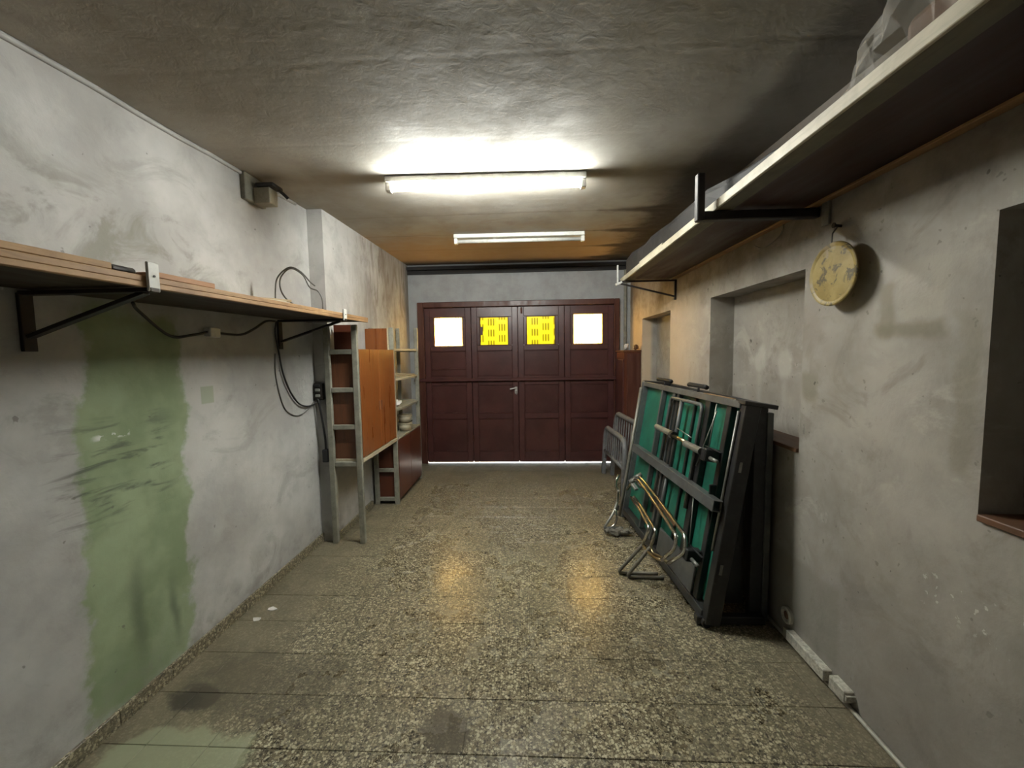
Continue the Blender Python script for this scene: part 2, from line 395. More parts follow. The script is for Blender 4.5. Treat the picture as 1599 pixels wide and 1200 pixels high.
def rusty_disc():
    g = G('yellowed_disc', .5, .4)
    f = g.noise(11, 4, .6, None, .5)
    c = g.mix(g.rng(f, .3, .7), (.26, .185, .045), (.40, .30, .095))
    c = g.mix(g.mul(g.rng(g.noise(16, 5, .65, None, 1.1), .53, .61), .9), c, (.055, .045, .02))
    c = g.mix(g.mul(g.rng(g.noise(9, 3, .6, g.mp((1, 1, 1), (3, 1, 7))), .56, .66), .5), c, (.36, .30, .24))
    g.base(c); g.bump(g.noise(30, 3), .15, .002); return g.m
M['disc'] = rusty_disc()
def tube_light():
    g = G('lit_fluorescent_tube'); g.base((.9, .9, .9)); g.put(g.b.inputs['Emission Color'], (.98, 1.0, .94)); g.b.inputs['Emission Strength'].default_value = TUBE_STRENGTH
    return g.m
M['lit'] = tube_light()
def pane(name, c, strength, amber):
    """figured glass: basket weave of upright slots, scatters the daylight"""
    g = G(name); x, y, z = g.xyz()
    P = .146
    u = g.math('DIVIDE', g.sub(x, -.30), P); w = g.math('DIVIDE', g.sub(z, 1.545), P)
    iu = g.math('FLOOR', u); 
    wsh = g.add(w, g.mul(g.math('MODULO', g.math('ABSOLUTE', iu), 2.0), .5))
    fz = g.math('FRACT', wsh); fx = g.math('FRACT', u)
    cell = g.mul(g.band(fz, .22, .86, .06), g.band(fx, .14, .86, .02))
    stripes = g.math('GREATER_THAN', g.math('FRACT', g.sub(g.mul(fx, 4.17), .085)), .45)
    pat = g.mul(cell, stripes)
    col = g.mix(g.mul(pat, .96 if amber else .75), c, (.135, .122, .015) if amber else (.50, .40, .20))
    tr = g.n('ShaderNodeBsdfTranslucent'); g.put(tr.inputs['Color'], col)
    gl = g.n('ShaderNodeBsdfGlossy'); gl.inputs['Roughness'].default_value = .15
    tp = g.n('ShaderNodeBsdfTransparent'); g.put(tp.inputs['Color'], col)
    m1 = g.n('ShaderNodeMixShader'); m1.inputs[0].default_value = strength; g.put(m1.inputs[1], tr.outputs[0]); g.put(m1.inputs[2], tp.outputs[0])
    m2 = g.n('ShaderNodeMixShader'); m2.inputs[0].default_value = .05; g.put(m2.inputs[1], m1.outputs[0]); g.put(m2.inputs[2], gl.outputs[0])
    g.nt.links.new(m2.outputs[0], g.nt.nodes['Material Output'].inputs[0])
    return g.m
M['amber'] = pane('amber_figured_glass', (.285, .255, .036), .0, True)
M['pale'] = pane('pale_figured_glass', (.98, .77, .40), .0, False)
def film():
    g = G('clear_crumpled_film', .10, .9); g.base((.75, .72, .66)); g.b.inputs['Alpha'].default_value = .26
    g.bump(g.noise(30, 4, .6), .5, .01); return g.m
M['film'] = film()
M['outside'] = plain('outdoor_paving', (.45, .43, .40), .8)

# ================================================================ SETTING
YB = 5.52            # inner face of the door wall
def ceil_z(y): return 2.528 + .0292*y
def prism_y(bm, poly_xy, z0, z1):
    lo = [bm.verts.new((x, y, z0)) for x, y in poly_xy]; hi = [bm.verts.new((x, y, z1)) for x, y in poly_xy]
    n = len(lo)
    bm.faces.new(lo[::-1]); bm.faces.new(hi)
    for i in range(n): bm.faces.new((lo[i], lo[(i+1) % n], hi[(i+1) % n], hi[i]))
# ---- left wall with its step
b = BM(); prism_y(b, [(-1.705, -1.6), (-1.705, 3.153), (-1.585, 3.153), (-1.64, YB), (-1.95, YB), (-1.95, -1.6)], -.1, 2.9)
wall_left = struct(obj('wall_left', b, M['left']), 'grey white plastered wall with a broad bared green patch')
# ---- right wall with three niches
b = BM()
NX = 1.315; NB = 1.485; NO = 1.60
def rw(y0, y1, z0, z1, x0=NX): bx(b, x0, NO, y0, y1, z0, z1)
rw(-1.6, YB, -.1, .985); rw(-1.6, YB, 1.878, 2.9)
for y0, y1 in ((-1.6, .15), (1.242, 2.055), (3.09, 3.957), (4.935, YB)): rw(y0, y1, .985, 1.878)
for y0, y1 in ((.15, 1.242), (2.055, 3.09), (3.957, 4.935)): rw(y0, y1, .985, 1.878, NB)
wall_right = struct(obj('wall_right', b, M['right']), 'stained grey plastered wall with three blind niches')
for y0, y1 in ((.16, 1.236), (2.06, 3.085), (3.962, 4.93)):
    b = BM(); bx(b, NX-.012, NB, y0, y1, .985, 1.006, .003)
    obj('sill', b, M['sill'], wall_right, label='brown slab sill of a niche')
# ---- door wall, wall behind the photographer
b = BM()
bx(b, -1.95, -1.515, YB, YB+.2, -.1, 2.9); bx(b, 1.168, 1.60, YB, YB+.2, -.1, 2.9); bx(b, -1.515, 1.168, YB, YB+.2, 2.192, 2.9)
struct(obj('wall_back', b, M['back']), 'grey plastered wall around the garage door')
b = BM(); bx(b, -1.95, 1.6, -1.8, -1.6, -.1, 2.9)
struct(obj('wall_front', b, M['right']), 'plastered wall at the near end of the garage')
# ---- ceiling (slightly rising) 
b = BM()
q = [(-1.95, -1.8), (1.6, -1.8), (1.6, YB+.2), (-1.95, YB+.2)]
lo = [b.verts.new((x, y, ceil_z(y))) for x, y in q]; hi = [b.verts.new((x, y, 3.0)) for x, y in q]
b.faces.new(lo); b.faces.new(hi[::-1])
for i in range(4): b.faces.new((lo[i], lo[(i+1) % 4], hi[(i+1) % 4], hi[i]))
struct(obj('ceiling', b, M['ceil']), 'sooty brown grey plaster ceiling')
# ---- floor of terrazzo tiles
b = BM(); bx(b, -1.95, 1.6, -1.8, .672, -.12, 0); bx(b, -1.95, 1.6, .672, YB+.2, -.12, -.004)
floor = struct(obj('floor', b, M['slab']), 'speckled terrazzo tiled floor')
T0 = .2475
ys = [.675 + k*T0 for k in range(20)] + [YB+.12]
xs = [-1.703] + [-1.515 + k*T0 for k in range(12)] + [1.313]
tile_mesh = {}
for j in range(len(ys)-1):
    for i in range(len(xs)-1):
        x0, x1, y0, y1 = xs[i], xs[i+1], ys[j], ys[j+1]
        if y0 > 3.1 and i == 0: x0 = -1.60 if y0 < 4.5 else -1.63
        if y1-y0 < .05 or x1-x0 < .02: continue
        w, h = round(x1-x0, 4), round(y1-y0, 4)
        if (w, h) not in tile_mesh:
            tb = BM(); bx(tb, -w/2+.0011, w/2-.0011, -h/2+.0011, h/2-.0011, -.012, 0, .0012)
            me = bpy.data.meshes.new('tile'); tb.to_mesh(me); tb.free(); me.materials.append(M['tile']); tile_mesh[(w, h)] = me
        o = bpy.data.objects.new('tile', tile_mesh[(w, h)]); link(o, floor)
        o.location = ((x0+x1)/2, (y0+y1)/2, random.uniform(-.0006, .0006))
# ---- terrazzo skirting along the left wall, tile by tile
b = BM(); bx(b, -1.706, -1.697, -1.5, .5, 0, .07)
base_l = struct(obj('baseboard_left', b, M['skirt']), 'speckled terrazzo skirting')
y = .5
while y < 3.14:
    L = min(.2475, 3.15-y); b = BM(); bx(b, -1.706, -1.692 + random.uniform(-.001, .001), y+.001, y+L-.001, 0, .070, .002)
    obj('skirting_tile', b, M['skirt'], base_l); y += .2475
b = BM(); bx(b, -1.60, -1.585+.012, 3.165, 3.9, 0, .06, .002); obj('skirting_tile', b, M['skirt'], base_l)
# ---- plaster bead under the ceiling on the left, dark strip over the door, narrow post beside the door, floor conduit
b = BM(); tube(b, [(-1.70, y, ceil_z(y)-.012+.004*math.sin(y*9)) for y in [i*.2-1.4 for i in range(23)]], .012, 6)
struct(obj('trim_1', b, M['left'], None, True), 'plaster bead between wall and ceiling')
b = BM(); bx(b, -1.64, 1.315, YB-.05, YB, 2.615, 2.66, .004); bx(b, -1.64, 1.315, YB-.025, YB, 2.56, 2.612, .004)
struct(obj('trim_2', b, M['sheet']), 'sooty stepped strip over the garage door')
b = BM(); bx(b, 1.225, 1.262, YB-.03, YB, 0, 2.56, .006)
struct(obj('trim_3', b, M['greyframe']), 'grey painted upright beside the garage door')
b = BM(); tube(b, [(1.302, -1.0, .010), (1.302, 1.0, .010), (1.303, 1.75, .010), (1.304, 2.35, .010)], .009, 8)
struct(obj('trim_4', b, M['offwhite'], None, True), 'thin pale conduit along the foot of the wall')
# ---- outdoors: paving in front of the garage
b = BM(); bx(b, -14, 14, YB+.2, 30, -.2, -.03)
struct(obj('outdoor_ground', b, M['outside']), 'sunlit paving outside the garage door')

# ================================================================ GARAGE DOOR (door_1)
b = BM()
FY0, FY1 = 5.47, 5.56
bx(b, -1.513, -1.432, FY0, FY1, 0, 2.19, .006); bx(b, 1.100, 1.166, FY0, FY1, 0, 2.19, .006); bx(b, -1.432, 1.100, FY0, FY1, 2.118, 2.19, .006)
bx(b, -1.447, -1.425, FY0-.012, FY0+.01, 0, 2.13, .004); bx(b, 1.092, 1.112, FY0-.012, FY0+.01, 0, 2.13, .004)
door = struct(obj('door_1', b, M['frame_brown']), 'four leaved maroon wooden garage door with amber panes')
leaf_x = [-1.430, -.796, -.171, .447, 1.098]
wins = [(-1.300, -.911, 1.600, 1.990), (-.680, -.297, 1.605, 1.984), (-.056, .327, 1.605, 1.986), (.563, .951, 1.603, 2.004)]
LY0, LY1 = 5.492, 5.535
for i in range(4):
    x0, x1 = leaf_x[i]+.003, leaf_x[i+1]-.003
    wx0, wx1, wz0, wz1 = wins[i]
    b = BM(); bot = .014
    def r(a, c, e, f, y0=LY0): bx(b, a, c, y0, LY1, e, f, .004)
    p0, p1 = x0+.075, x1-.075                               # panel opening
    r(x0, p0, bot, 2.112); r(p1, x1, bot, 2.112)            # stiles
    for (e, f) in ((bot, .16), (.615, .69), (1.075, 1.195), (1.535, wz0)): r(p0, p1, e, f)
    r(p0, p1, wz1, 2.112); 
    if wx0 > p0: r(p0, wx0, wz0, wz1)
    if wx1 < p1: r(wx1, p1, wz0, wz1)
    leaf = obj('leaf', b, M['maroon'], door)
    for (e, f) in ((.16, .615), (.69, 1.075), (1.195, 1.535)):
        b = BM(); bx(b, p0-.004, p1+.004, LY0+.014, LY1-.008, e-.004, f+.004)
        # bead round the panel
        for (a, c, g_, h_) in ((p0, p1, e, e+.012), (p0, p1, f-.012, f), (p0, p0+.012, e, f), (p1-.012, p1, e, f)):
            bx(b, a, c, LY0+.006, LY0+.016, g_, h_, .003)
        if i == 0 and e > 1: bx(b, p0, p1, LY0+.004, LY0+.02, 1.285, 1.305, .003)
        obj('panel', b, M['maroon2'], leaf)
    b = BM(); bx(b, wx0-.004, wx1+.004, LY0+.022, LY0+.026, wz0-.004, wz1+.004)
    obj('pane', b, M['pale'] if i in (0, 3) else M['amber'], leaf, label='pale sun-bleached pane' if i in (0, 3) else 'amber figured pane')
    b = BM()
    for (a, c, e, f) in ((wx0, wx1, wz0, wz0+.008), (wx0, wx1, wz1-.008, wz1), (wx0, wx0+.008, wz0, wz1), (wx1-.008, wx1, wz0, wz1)):
        bx(b, a, c, LY0+.008, LY0+.024, e, f, .002)
    obj('glazing_bead', b, M['frame_brown'], leaf)
    # hinges on the joints of the folding pairs
    if i in (0, 2):
        for z in (.35, 1.80):
            b = BM(); tube(b, [(x1+.003, LY0-.006, z-.045), (x1+.003, LY0-.006, z+.045)], .008, 8); obj('hinge', b, M['frame_brown'], leaf)
    if i == 1:
        b = BM(); bx(b, -.680, -.640, LY0+.010, LY0+.021, 1.745, 1.855, .003); obj('pane_patch', b, M['frame_brown'], leaf, label='brown patch over the chipped edge of the pane')
        b = BM(); bx(b, -.222, -.187, LY0-.006, LY0+.002, .955, 1.045, .003)
        tube(b, rounded([(-.205, LY0, 1.035), (-.205, LY0-.04, 1.035), (-.285, LY0-.045, 1.018)], .012), .0085, 8)
        obj('door_handle', b, M['whitemetal'], leaf, label='bright metal lever handle on its plate')
        b = BM(); bx(b, -.214, -.205, LY0-.022, LY0-.018, .945, .99, .001); bx(b, -.202, -.192, LY0-.020, LY0-.016, .94, .99, .001); tube(b, [(-.204, LY0, .985), (-.204, LY0-.026, .985)], .006, 8)
        obj('key', b, M['lightsteel'], leaf, label='keys left hanging in the lock')
    if i == 2:
        b = BM(); tube(b, [(-.120, LY0-.003, 2.02), (-.120, LY0-.003, 2.10)], .010, 8); bx(b, -.135, -.105, LY0-.008, LY0+.001, 2.03, 2.09, .002); obj('bolt', b, M['frame_brown'], leaf)
for x in leaf_x[1:4]:  # unseen strips added behind the joints to stop daylight leaking through
    b = BM(); bx(b, x-.022, x+.022, 5.536, 5.552, .02, 2.115, .003); obj('leak_cover', b, M['maroon'], door)
for x in (-1.436, 1.104):
    b = BM(); bx(b, x-.02, x+.02, 5.536, 5.556, .02, 2.12, .003); obj('leak_cover', b, M['maroon'], door)
b = BM(); bx(b, -1.45, 1.12, 5.536, 5.556, 2.095, 2.13, .003); obj('leak_cover', b, M['maroon'], door)
b = BM(); bx(b, -1.575, 1.13, 5.445, 5.47, 1.128, 1.168, .006)
obj('cross_bar', b, M['maroon'], door, label='long maroon bar across all the leaves')
for x in (-1.47, -.171, 1.13):
    b = BM(); bx(b, x-.02, x+.02, 5.455, 5.475 if abs(x) > 1 else 5.494, 1.118, 1.178, .004); obj('bar_bracket', b, M['maroon'], door)

# ================================================================ CEILING LAMPS
def lamp(x0, x1, y, skew, lit, label):
    zc = ceil_z(y)
    t = thing('fluorescent_lamp', label, 'lamp', ((x0+x1)/2, y, zc))
    def at(x): return y + skew*(x-x0)/(x1-x0)
    d = Vector((x1-x0, skew, 0)).normalized(); s_ = Vector((-d.y, d.x, 0))
    Mx = Matrix(((d.x, s_.x, 0, x0), (d.y, s_.y, 0, y), (0, 0, 1, 0), (0, 0, 0, 1))); L = (Vector((x1-x0, skew, 0))).length
    b = BM(); obx(b, Mx, (0, -.040, zc-.036), (L, .040, zc-.001), .004); obj('housing', b, M['whitemetal'], t)
    for a in (0, 1):
        u0 = 0.0 if a == 0 else L-.032
        b = BM(); obx(b, Mx, (u0, -.024, zc-.088), (u0+.034, .024, zc-.035), .005); obj('end_holder', b, M['white'], t)
    p = Mx @ Vector((.030, 0, zc-.062)); q_ = Mx @ Vector((L-.030, 0, zc-.062))
    b = BM(); tube(b, [p, q_], .018, 16); obj('lamp_tube', b, M['lit'] if lit else M['whitemetal'], t, True)
    b = BM(); obx(b, Mx, (L*.30, -.008, zc-.040), (L*.30+.03, .008, zc-.0355), .003); obj('starter', b, M['white'], t)
    return t
lamp(-.892, .352, 2.62, .035, True, 'lit fluorescent tube lamp glowing in the middle of the ceiling')
lamp(-.728, .525, 4.035, .02, False, 'unlit white fluorescent lamp on the ceiling close to the garage door')

# ================================================================ LEFT WALL SHELF
t = thing('wall_shelf', 'long wooden plank shelf on iron brackets above the green wall patch', 'shelf', (-1.705, 1.7, 1.755))
def zt(y): return 1.757 + .010*y                     # top of the slightly sloping shelf
b = BM(); bar(b, (-1.4765, .15, zt(.15)-.010), (-1.4765, 3.135, zt(3.135)-.010), .453, .020, (0, 0, 1)); obj('shelf_board', b, M['shelfwood'], t)
b = BM(); bar(b, (-1.260, .15, zt(.15)-.029), (-1.260, 3.13, zt(3.13)-.029), .020, .018, (0, 0, 1)); obj('edge_batten', b, M['shelfwood'], t)
b = BM(); bar(b, (-1.488, .15, zt(.15)-.026), (-1.488, 3.13, zt(3.13)-.026), .43, .010, (0, 0, 1)); obj('underside_panel', b, M['shelfshade'], t, label='underside with shade put into its dark colour')
def left_bracket(y, zlow, tab):
    b = BM(); za = zt(y)-.045
    bar(b, (-1.697, y, zlow), (-1.697, y, za), .04, .014, (1, 0, 0))
    bar(b, (-1.70, y, za), (-1.235, y, za), .034, .014)
    bar(b, (-1.69, y, zlow+.05), (-1.27, y, za-.006), .026, .014)
    br = obj('bracket', b, M['iron'], t)
    b = BM(); bx(b, -1.247, -1.237, y-.022, y+.022, za-.005, za+tab, .003)
    obj('front_tab', b, M['whitemetal'], br, label='whitened upturned end of the bracket')
    b = BM(); tube(b, [(-1.240, y, za+tab*.5), (-1.2345, y, za+tab*.5)], .004, 6); obj('rivet', b, M['iron'], br)
left_bracket(1.318, 1.53, .090); left_bracket(2.72, 1.55, .070)
b = BM(); bar(b, (-1.37, .2, zt(.2)+.011), (-1.37, 1.20, zt(1.2)+.011), .23, .020)
tag(obj('plank', b, M['shelfwood']), 'thick plank lying on the near end of the left shelf', 'plank')
b = BM(); bar(b, (-1.34, 1.345, zt(1.345)+.011), (-1.34, 1.605, zt(1.605)+.011), .17, .020)
tag(obj('plank', b, M['offcut']), 'short reddish wood offcut lying beyond the white bracket tab', 'plank')
b = BM(); bx(b, -1.40, -1.275, 1.215, 1.30, zt(1.3)+.001, zt(1.3)+.022, .007)
tag(obj('wood_block', b, M['iron']), 'small dark block on the left shelf before the white tab', 'block')
b = BM(); bar(b, (-1.52, 1.86, 1.795), (-1.30, 2.20, 1.800), .016, .014)
tag(obj('stick', b, M['palewood']), 'thin pale stick lying on the left shelf beside the wire loop', 'stick')
b = BM(); bar(b, (-1.40, 1.75, 1.7805), (-1.275, 2.10, 1.7835), .03, .008)
tag(obj('batten', b, M['cream']), 'flat pale batten lying under the thin stick on the shelf', 'batten')
# loops of stiff grey wire standing up from the shelf
b = BM()
tube(b, smooth_path([(-1.575, 2.5, 1.79), (-1.572, 2.5, 1.911), (-1.551, 2.5, 1.99), (-1.475, 2.5, 2.047), (-1.404, 2.5, 2.016), (-1.35, 2.5, 1.955), (-1.32, 2.5, 1.93)]), .0045, 6)
tube(b, smooth_path([(-1.40, 2.46, 1.787), (-1.50, 2.48, 1.86), (-1.535, 2.49, 1.93), (-1.528, 2.5, 1.995), (-1.47, 2.505, 2.04), (-1.40, 2.51, 2.0), (-1.36, 2.51, 1.925), (-1.31, 2.51, 1.90), (-1.285, 2.51, 1.85), (-1.283, 2.51, 1.79)]), .0045, 6)
tag(obj('wire_loop', b, M['greycord'], None, True), 'loops of stiff grey wire standing on the left shelf', 'wire')
# ---- black cord slung under the shelf with its junction cap
t = thing('power_cord', 'black cord slung under the left shelf with a pale connector', 'cord', (-1.66, 2.1, 1.63))
b = BM(); tube(b, smooth_path([(-1.62, 1.62, 1.728), (-1.655, 1.68, 1.70), (-1.66, 1.824, 1.604), (-1.66, 1.95, 1.612), (-1.66, 2.05, 1.632)]), .007, 6)
tube(b, smooth_path([(-1.66, 2.11, 1.630), (-1.66, 2.285, 1.628), (-1.66, 2.40, 1.665), (-1.66, 2.522, 1.722), (-1.65, 2.60, 1.728)]), .007, 6)
obj('cord', b, M['cord'], t, True)
b = BM(); bar(b, (-1.66, 2.045, 1.632), (-1.66, 2.118, 1.630), .036, .05); obj('connector', b, M['white'], t)
t = thing('switch_box', 'dark switch box on the wall step with its hanging plug lead', 'switch', (-1.66, 3.15, 1.15))
b = BM(); bx(b, -1.70, -1.628, 3.112, 3.155, 1.155, 1.29, .008, 2); obj('housing', b, M['iron'], t)
for z in (1.19, 1.235, 1.27):
    b = BM(); bx(b, -1.683, -1.645, 3.100, 3.113, z-.011, z+.011, .004); obj('switch_button', b, M['lightsteel'] if z < 1.25 else M['rubber'], t)
b = BM(); tube(b, smooth_path([(-1.668, 3.10, 1.165), (-1.655, 3.10, 1.14), (-1.640, 3.11, 1.0), (-1.633, 3.125, .86), (-1.630, 3.125, .755)]), .008, 8); obj('lead', b, M['cord'], t, True)
b = BM(); bx(b, -1.655, -1.607, 3.105, 3.150, .66, .762, .008, 2); obj('plug', b, M['rubber'], t)
b = BM(); tube(b, smooth_path([(-1.655, 2.62, 1.728), (-1.69, 2.66, 1.66), (-1.69, 2.68, 1.552), (-1.69, 2.72, 1.378), (-1.69, 2.80, 1.24), (-1.69, 2.90, 1.150), (-1.69, 3.02, 1.12), (-1.675, 3.09, 1.135), (-1.668, 3.105, 1.155)]), .006, 6)
tag(obj('wall_cable', b, M['cord'], None, True), 'black cable hanging down the wall to the switch box', 'cable')
b = BM(); tube(b, smooth_path([(-1.70, 2.66, 1.52), (-1.70, 2.655, 1.36), (-1.70, 2.72, 1.16), (-1.70, 2.82, 1.085), (-1.70, 2.93, 1.07), (-1.70, 3.03, 1.10), (-1.69, 3.10, 1.15)]), .004, 6)
tag(obj('wall_cable', b, M['greycord'], None, True), 'thin grey cable looping behind the black one above the switch box', 'cable')
# ---- small box high on the left wall
t = thing('junction_box', 'small beige box under the ceiling on the left wall, black lead on top', 'box', (-1.705, 2.55, 2.45))
b = BM(); bx(b, -1.707, -1.675, 2.43, 2.62, 2.44, 2.597, .004); obj('back_plate', b, M['greyframe'], t)
b = BM(); bx(b, -1.676, -1.575, 2.50, 2.585, 2.435, 2.53, .006, 2); obj('housing', b, M['box'], t)
b = BM(); bx(b, -1.66, -1.545, 2.49, 2.60, 2.532, 2.556, .010, 2); tube(b, smooth_path([(-1.56, 2.56, 2.54), (-1.545, 2.60, 2.52), (-1.53, 2.62, 2.50)]), .010, 6)
obj('black_lead', b, M['rubber'], t)

# ================================================================ MODULAR SHELVING ON THE LEFT
LX0, LX1 = -1.600, -1.335
def ladder(y, top, rungs, label, xr=LX0):
    t = thing('ladder_frame', label, 'shelf frame', ((xr+LX1)/2, y, 0), 'ladder frames of the shelving')
    for x in (xr+.022, LX1-.022):
        b = BM(); bx(b, x-.022, x+.022, y-.016, y+.016, 0, top, .004); obj('upright', b, M['greyframe'], t)
    for z in rungs:
        b = BM(); bx(b, xr+.044, LX1-.044, y-.013, y+.013, z-.019, z+.019, .004); obj('rung', b, M['greyframe'], t)
ladder(3.118, 1.735, (.645, .94, 1.232, 1.528), 'grey ladder shaped shelf upright nearest the photographer')
ladder(3.962, 1.765, (.055, .35, .645, 1.50), 'grey ladder shaped shelf upright between the two cabinets', -1.580)
ladder(4.812, 1.81, (.05, .35, .645, .95, 1.25, 1.55), 'grey ladder shaped shelf upright closest to the garage door', -1.590)
t = thing('wall_cabinet', 'orange teak cabinet with two doors hung between the ladder uprights', 'cabinet', (-1.46, 3.54, .66))
b = BM(); bx(b, -1.575, -1.353, 3.140, 3.938, .68, 1.548, .003); obj('carcass', b, M['teak_dark'], t)
for y0, y1 in ((3.140, 3.537), (3.541, 3.938)):
    b = BM(); bx(b, -1.352, -1.333, y0, y1, .690, 1.548, .002); d = obj('cabinet_door', b, M['teak'], t)
    yh = 3.512 if y0 < 3.3 else 3.566
    b = BM(); bx(b, -1.334, -1.327, yh-.010, yh+.010, 1.02, 1.10, .002); obj('finger_pull', b, M['teak_dark'], d)
b = BM(); bx(b, -1.575, -1.330, 3.136, 3.942, .650, .682, .003); obj('bottom_edge', b, M['cream'], t, label='cream bottom edge')
b = BM(); bx(b, -1.352, -1.331, 3.938, 3.945, .66, .85, .002); obj('edge_strip', b, M['cream'], t, label='cream end strip')
b = BM(); bx(b, -1.56, -1.385, 3.20, 3.215, 1.549, 1.742, .002)
tag(obj('board', b, M['redbrown']), 'dark brown board standing on the teak cabinet behind the ladder', 'board')
t = thing('side_panel', 'orange teak side panel standing at the second ladder upright', 'panel', (-1.5, 3.93, 1.549))
b = BM(); bx(b, -1.600, -1.385, 3.915, 3.933, 1.549, 1.755, .002); obj('board', b, M['teak'], t)
b = BM(); bx(b, -1.384, -1.374, 3.912, 3.936, 1.549, 1.757, .001); obj('edge_strip', b, M['cream'], t)
t = thing('base_cabinet', 'dark red brown floor cabinet with two doors beside the garage door', 'cabinet', (-1.46, 4.39, 0))
b = BM(); bx(b, -1.580, -1.352, 3.982, 4.790, .045, .650, .003); obj('carcass', b, M['redbrown'], t)
b = BM(); bx(b, -1.56, -1.375, 4.0, 4.78, 0, .046); obj('plinth', b, M['black'], t)
for y0, y1 in ((3.982, 4.384), (4.388, 4.790)):
    b = BM(); bx(b, -1.351, -1.332, y0, y1, .048, .650, .002); obj('cabinet_door', b, M['redbrown'], t)
b = BM(); bx(b, -1.585, -1.330, 3.980, 4.793, .651, .668, .002); obj('top_board', b, M['greyframe'], t)
for z, lab in ((1.55, 'topmost cream shelf board beside the garage door'), (1.25, 'middle cream shelf board beside the garage door'), (.945, 'lowest cream shelf board, carrying crumpled paper')):
    b = BM(); bx(b, -1.585, -1.345, 3.985, 4.79, z-.012, z+.012, .003); tag(obj('shelf_board', b, M['cream'] if z > 1 else M['greyframe']), lab, 'shelf', 'loose shelf boards')
b = BM(); bar(b, (-1.38, 3.99, 1.312), (-1.38, 4.78, 1.270), .02, .012); tag(obj('slat', b, M['cream']), 'thin pale slat lying slantwise above the middle shelf', 'slat')
b = BM(); bar(b, (-1.50, 4.1, 1.27), (-1.50, 4.7, 1.27), .10, .012); tag(obj('board', b, M['palewood']), 'small pale board lying flat on the middle shelf', 'board')
def crumple(bm, c, r, seed, flat=.6, n=2):
    rnd = random.Random(seed); t = bmesh.new(); bmesh.ops.create_icosphere(t, subdivisions=n, radius=1)
    for v in t.verts:
        k = rnd.uniform(.62, 1.12); v.co = Vector((v.co.x*r[0]*k, v.co.y*r[1]*k, v.co.z*r[2]*k))
    zmin = min(v.co.z for v in t.verts)
    for v in t.verts: v.co.z -= zmin
    return merge(bm, t, Matrix.Translation(c))
b = BM(); crumple(b, (-1.42, 4.25, .957), (.05, .07, .04), 3); tag(obj('crumpled_paper', b, M['paper']), 'crumpled white paper on the lowest shelf beside the garage door', 'paper')
pots = [((-1.40, 4.42, .668), 'lower cream tub standing on the dark red cabinet'), ((-1.40, 4.42, .758), 'upper cream tub stacked on the other tub')]
for (c, lab) in pots:
    t = thing('tub', lab, 'tub', c)
    b = BM(); lathe(b, [(0, 0), (.062, 0), (.072, .070), (.0, .070)], Matrix.Translation(c), 20); obj('body', b, M['jar'], t, True)
    b = BM(); lathe(b, [(0, .070), (.076, .070), (.076, .086), (0, .086)], Matrix.Translation(c), 20); obj('lid', b, M['jar'], t)
b = BM(); crumple(b, (-1.44, 4.62, .668), (.07, .07, .09), 9); tag(obj('cloth', b, M['rag']), 'bunched dull cloth beside the cream tubs on the red cabinet', 'cloth')

# ================================================================ CUPBOARD IN THE FAR RIGHT CORNER
t = thing('corner_cupboard', 'narrow brown cupboard in the corner beside the garage door', 'cupboard', (1.21, 5.15, 0))
b = BM(); bx(b, 1.115, 1.312, 4.965, 5.40, 0, 1.49, .004); obj('carcass', b, M['redbrown'], t)
b = BM(); bx(b, 1.10, 1.116, 4.975, 5.39, .05, 1.40, .003); obj('cupboard_door', b, M['maroon'], t)
b = BM(); bx(b, 1.10, 1.313, 4.955, 5.41, 1.491, 1.512, .003); obj('top_board', b, M['teak_dark'], t)
b = BM(); bx(b, 1.145, 1.30, 4.955, 4.966, .05, 1.47, .003); obj('side_panel', b, M['frame_brown'], t)
b = BM(); crumple(b, (1.17, 5.10, 1.512), (.035, .04, .045), 4); tag(obj('crumpled_paper', b, M['paper']), 'crumpled white paper lying on the brown corner cupboard', 'paper')
b = BM(); crumple(b, (1.265, 5.02, 1.512), (.03, .04, .035), 5); tag(obj('rag', b, M['sill']), 'small dark rag lying on the brown corner cupboard', 'rag')

# ================================================================ RIGHT WALL SHELF
t = thing('wall_shelf', 'deep pale edged shelf under the ceiling along the right wall', 'shelf', (1.08, 2.1, 2.14))
b = BM(); bx(b, .930, 1.285, .2, 3.93, 2.150, 2.172, .002); obj('shelf_board', b, M['underside'], t, label='dark brown underside board')
b = BM(); bx(b, .858, .932, .2, 3.94, 2.138, 2.176, .003); obj('front_beam', b, M['shadebeam'], t, label='wooden front beam, underside shade put into its colour')
b = BM(); bx(b, .846, .859, .2, 3.95, 2.138, 2.178, .002); obj('beam_face', b, M['beam'], t, label='pale front face of the beam')  # front face split off to stay pale against the shade-coloured beam
b = BM(); bx(b, 1.275, 1.316, .2, 3.80, 2.140, 2.172, .003); obj('wall_cleat', b, M['shelfwood'], t)
b = BM(); bx(b, .852, .872, 2.75, 3.30, 2.179, 2.194, .002); obj('edge_splice', b, M['beam'], t)
b = BM()
bar(b, (1.316, 1.985, 2.113), (.800, 1.985, 2.113), .040, .042); bar(b, (.786, 1.985, 2.092), (.786, 1.985, 2.305), .040, .034, (1, 0, 0))
b2 = obj('bracket', b, M['iron'], t, label='heavy black angle bracket with upturned end')
b = BM(); bar(b, (1.308, 1.92, 2.04), (1.308, 1.92, 2.19), .045, .012, (1, 0, 0)); obj('wall_plate', b, M['lightsteel'], b2)
b = BM()
bar(b, (1.306, 3.81, 1.955), (1.306, 3.81, 2.135), .022, .018, (1, 0, 0)); bar(b, (1.315, 3.81, 2.128), (.80, 3.81, 2.128), .022, .014)
bar(b, (1.306, 3.81, 1.985), (.82, 3.81, 2.110), .018, .014); b3 = obj('bracket', b, M['iron'], t, label='thin rusty strut bracket at the far end')
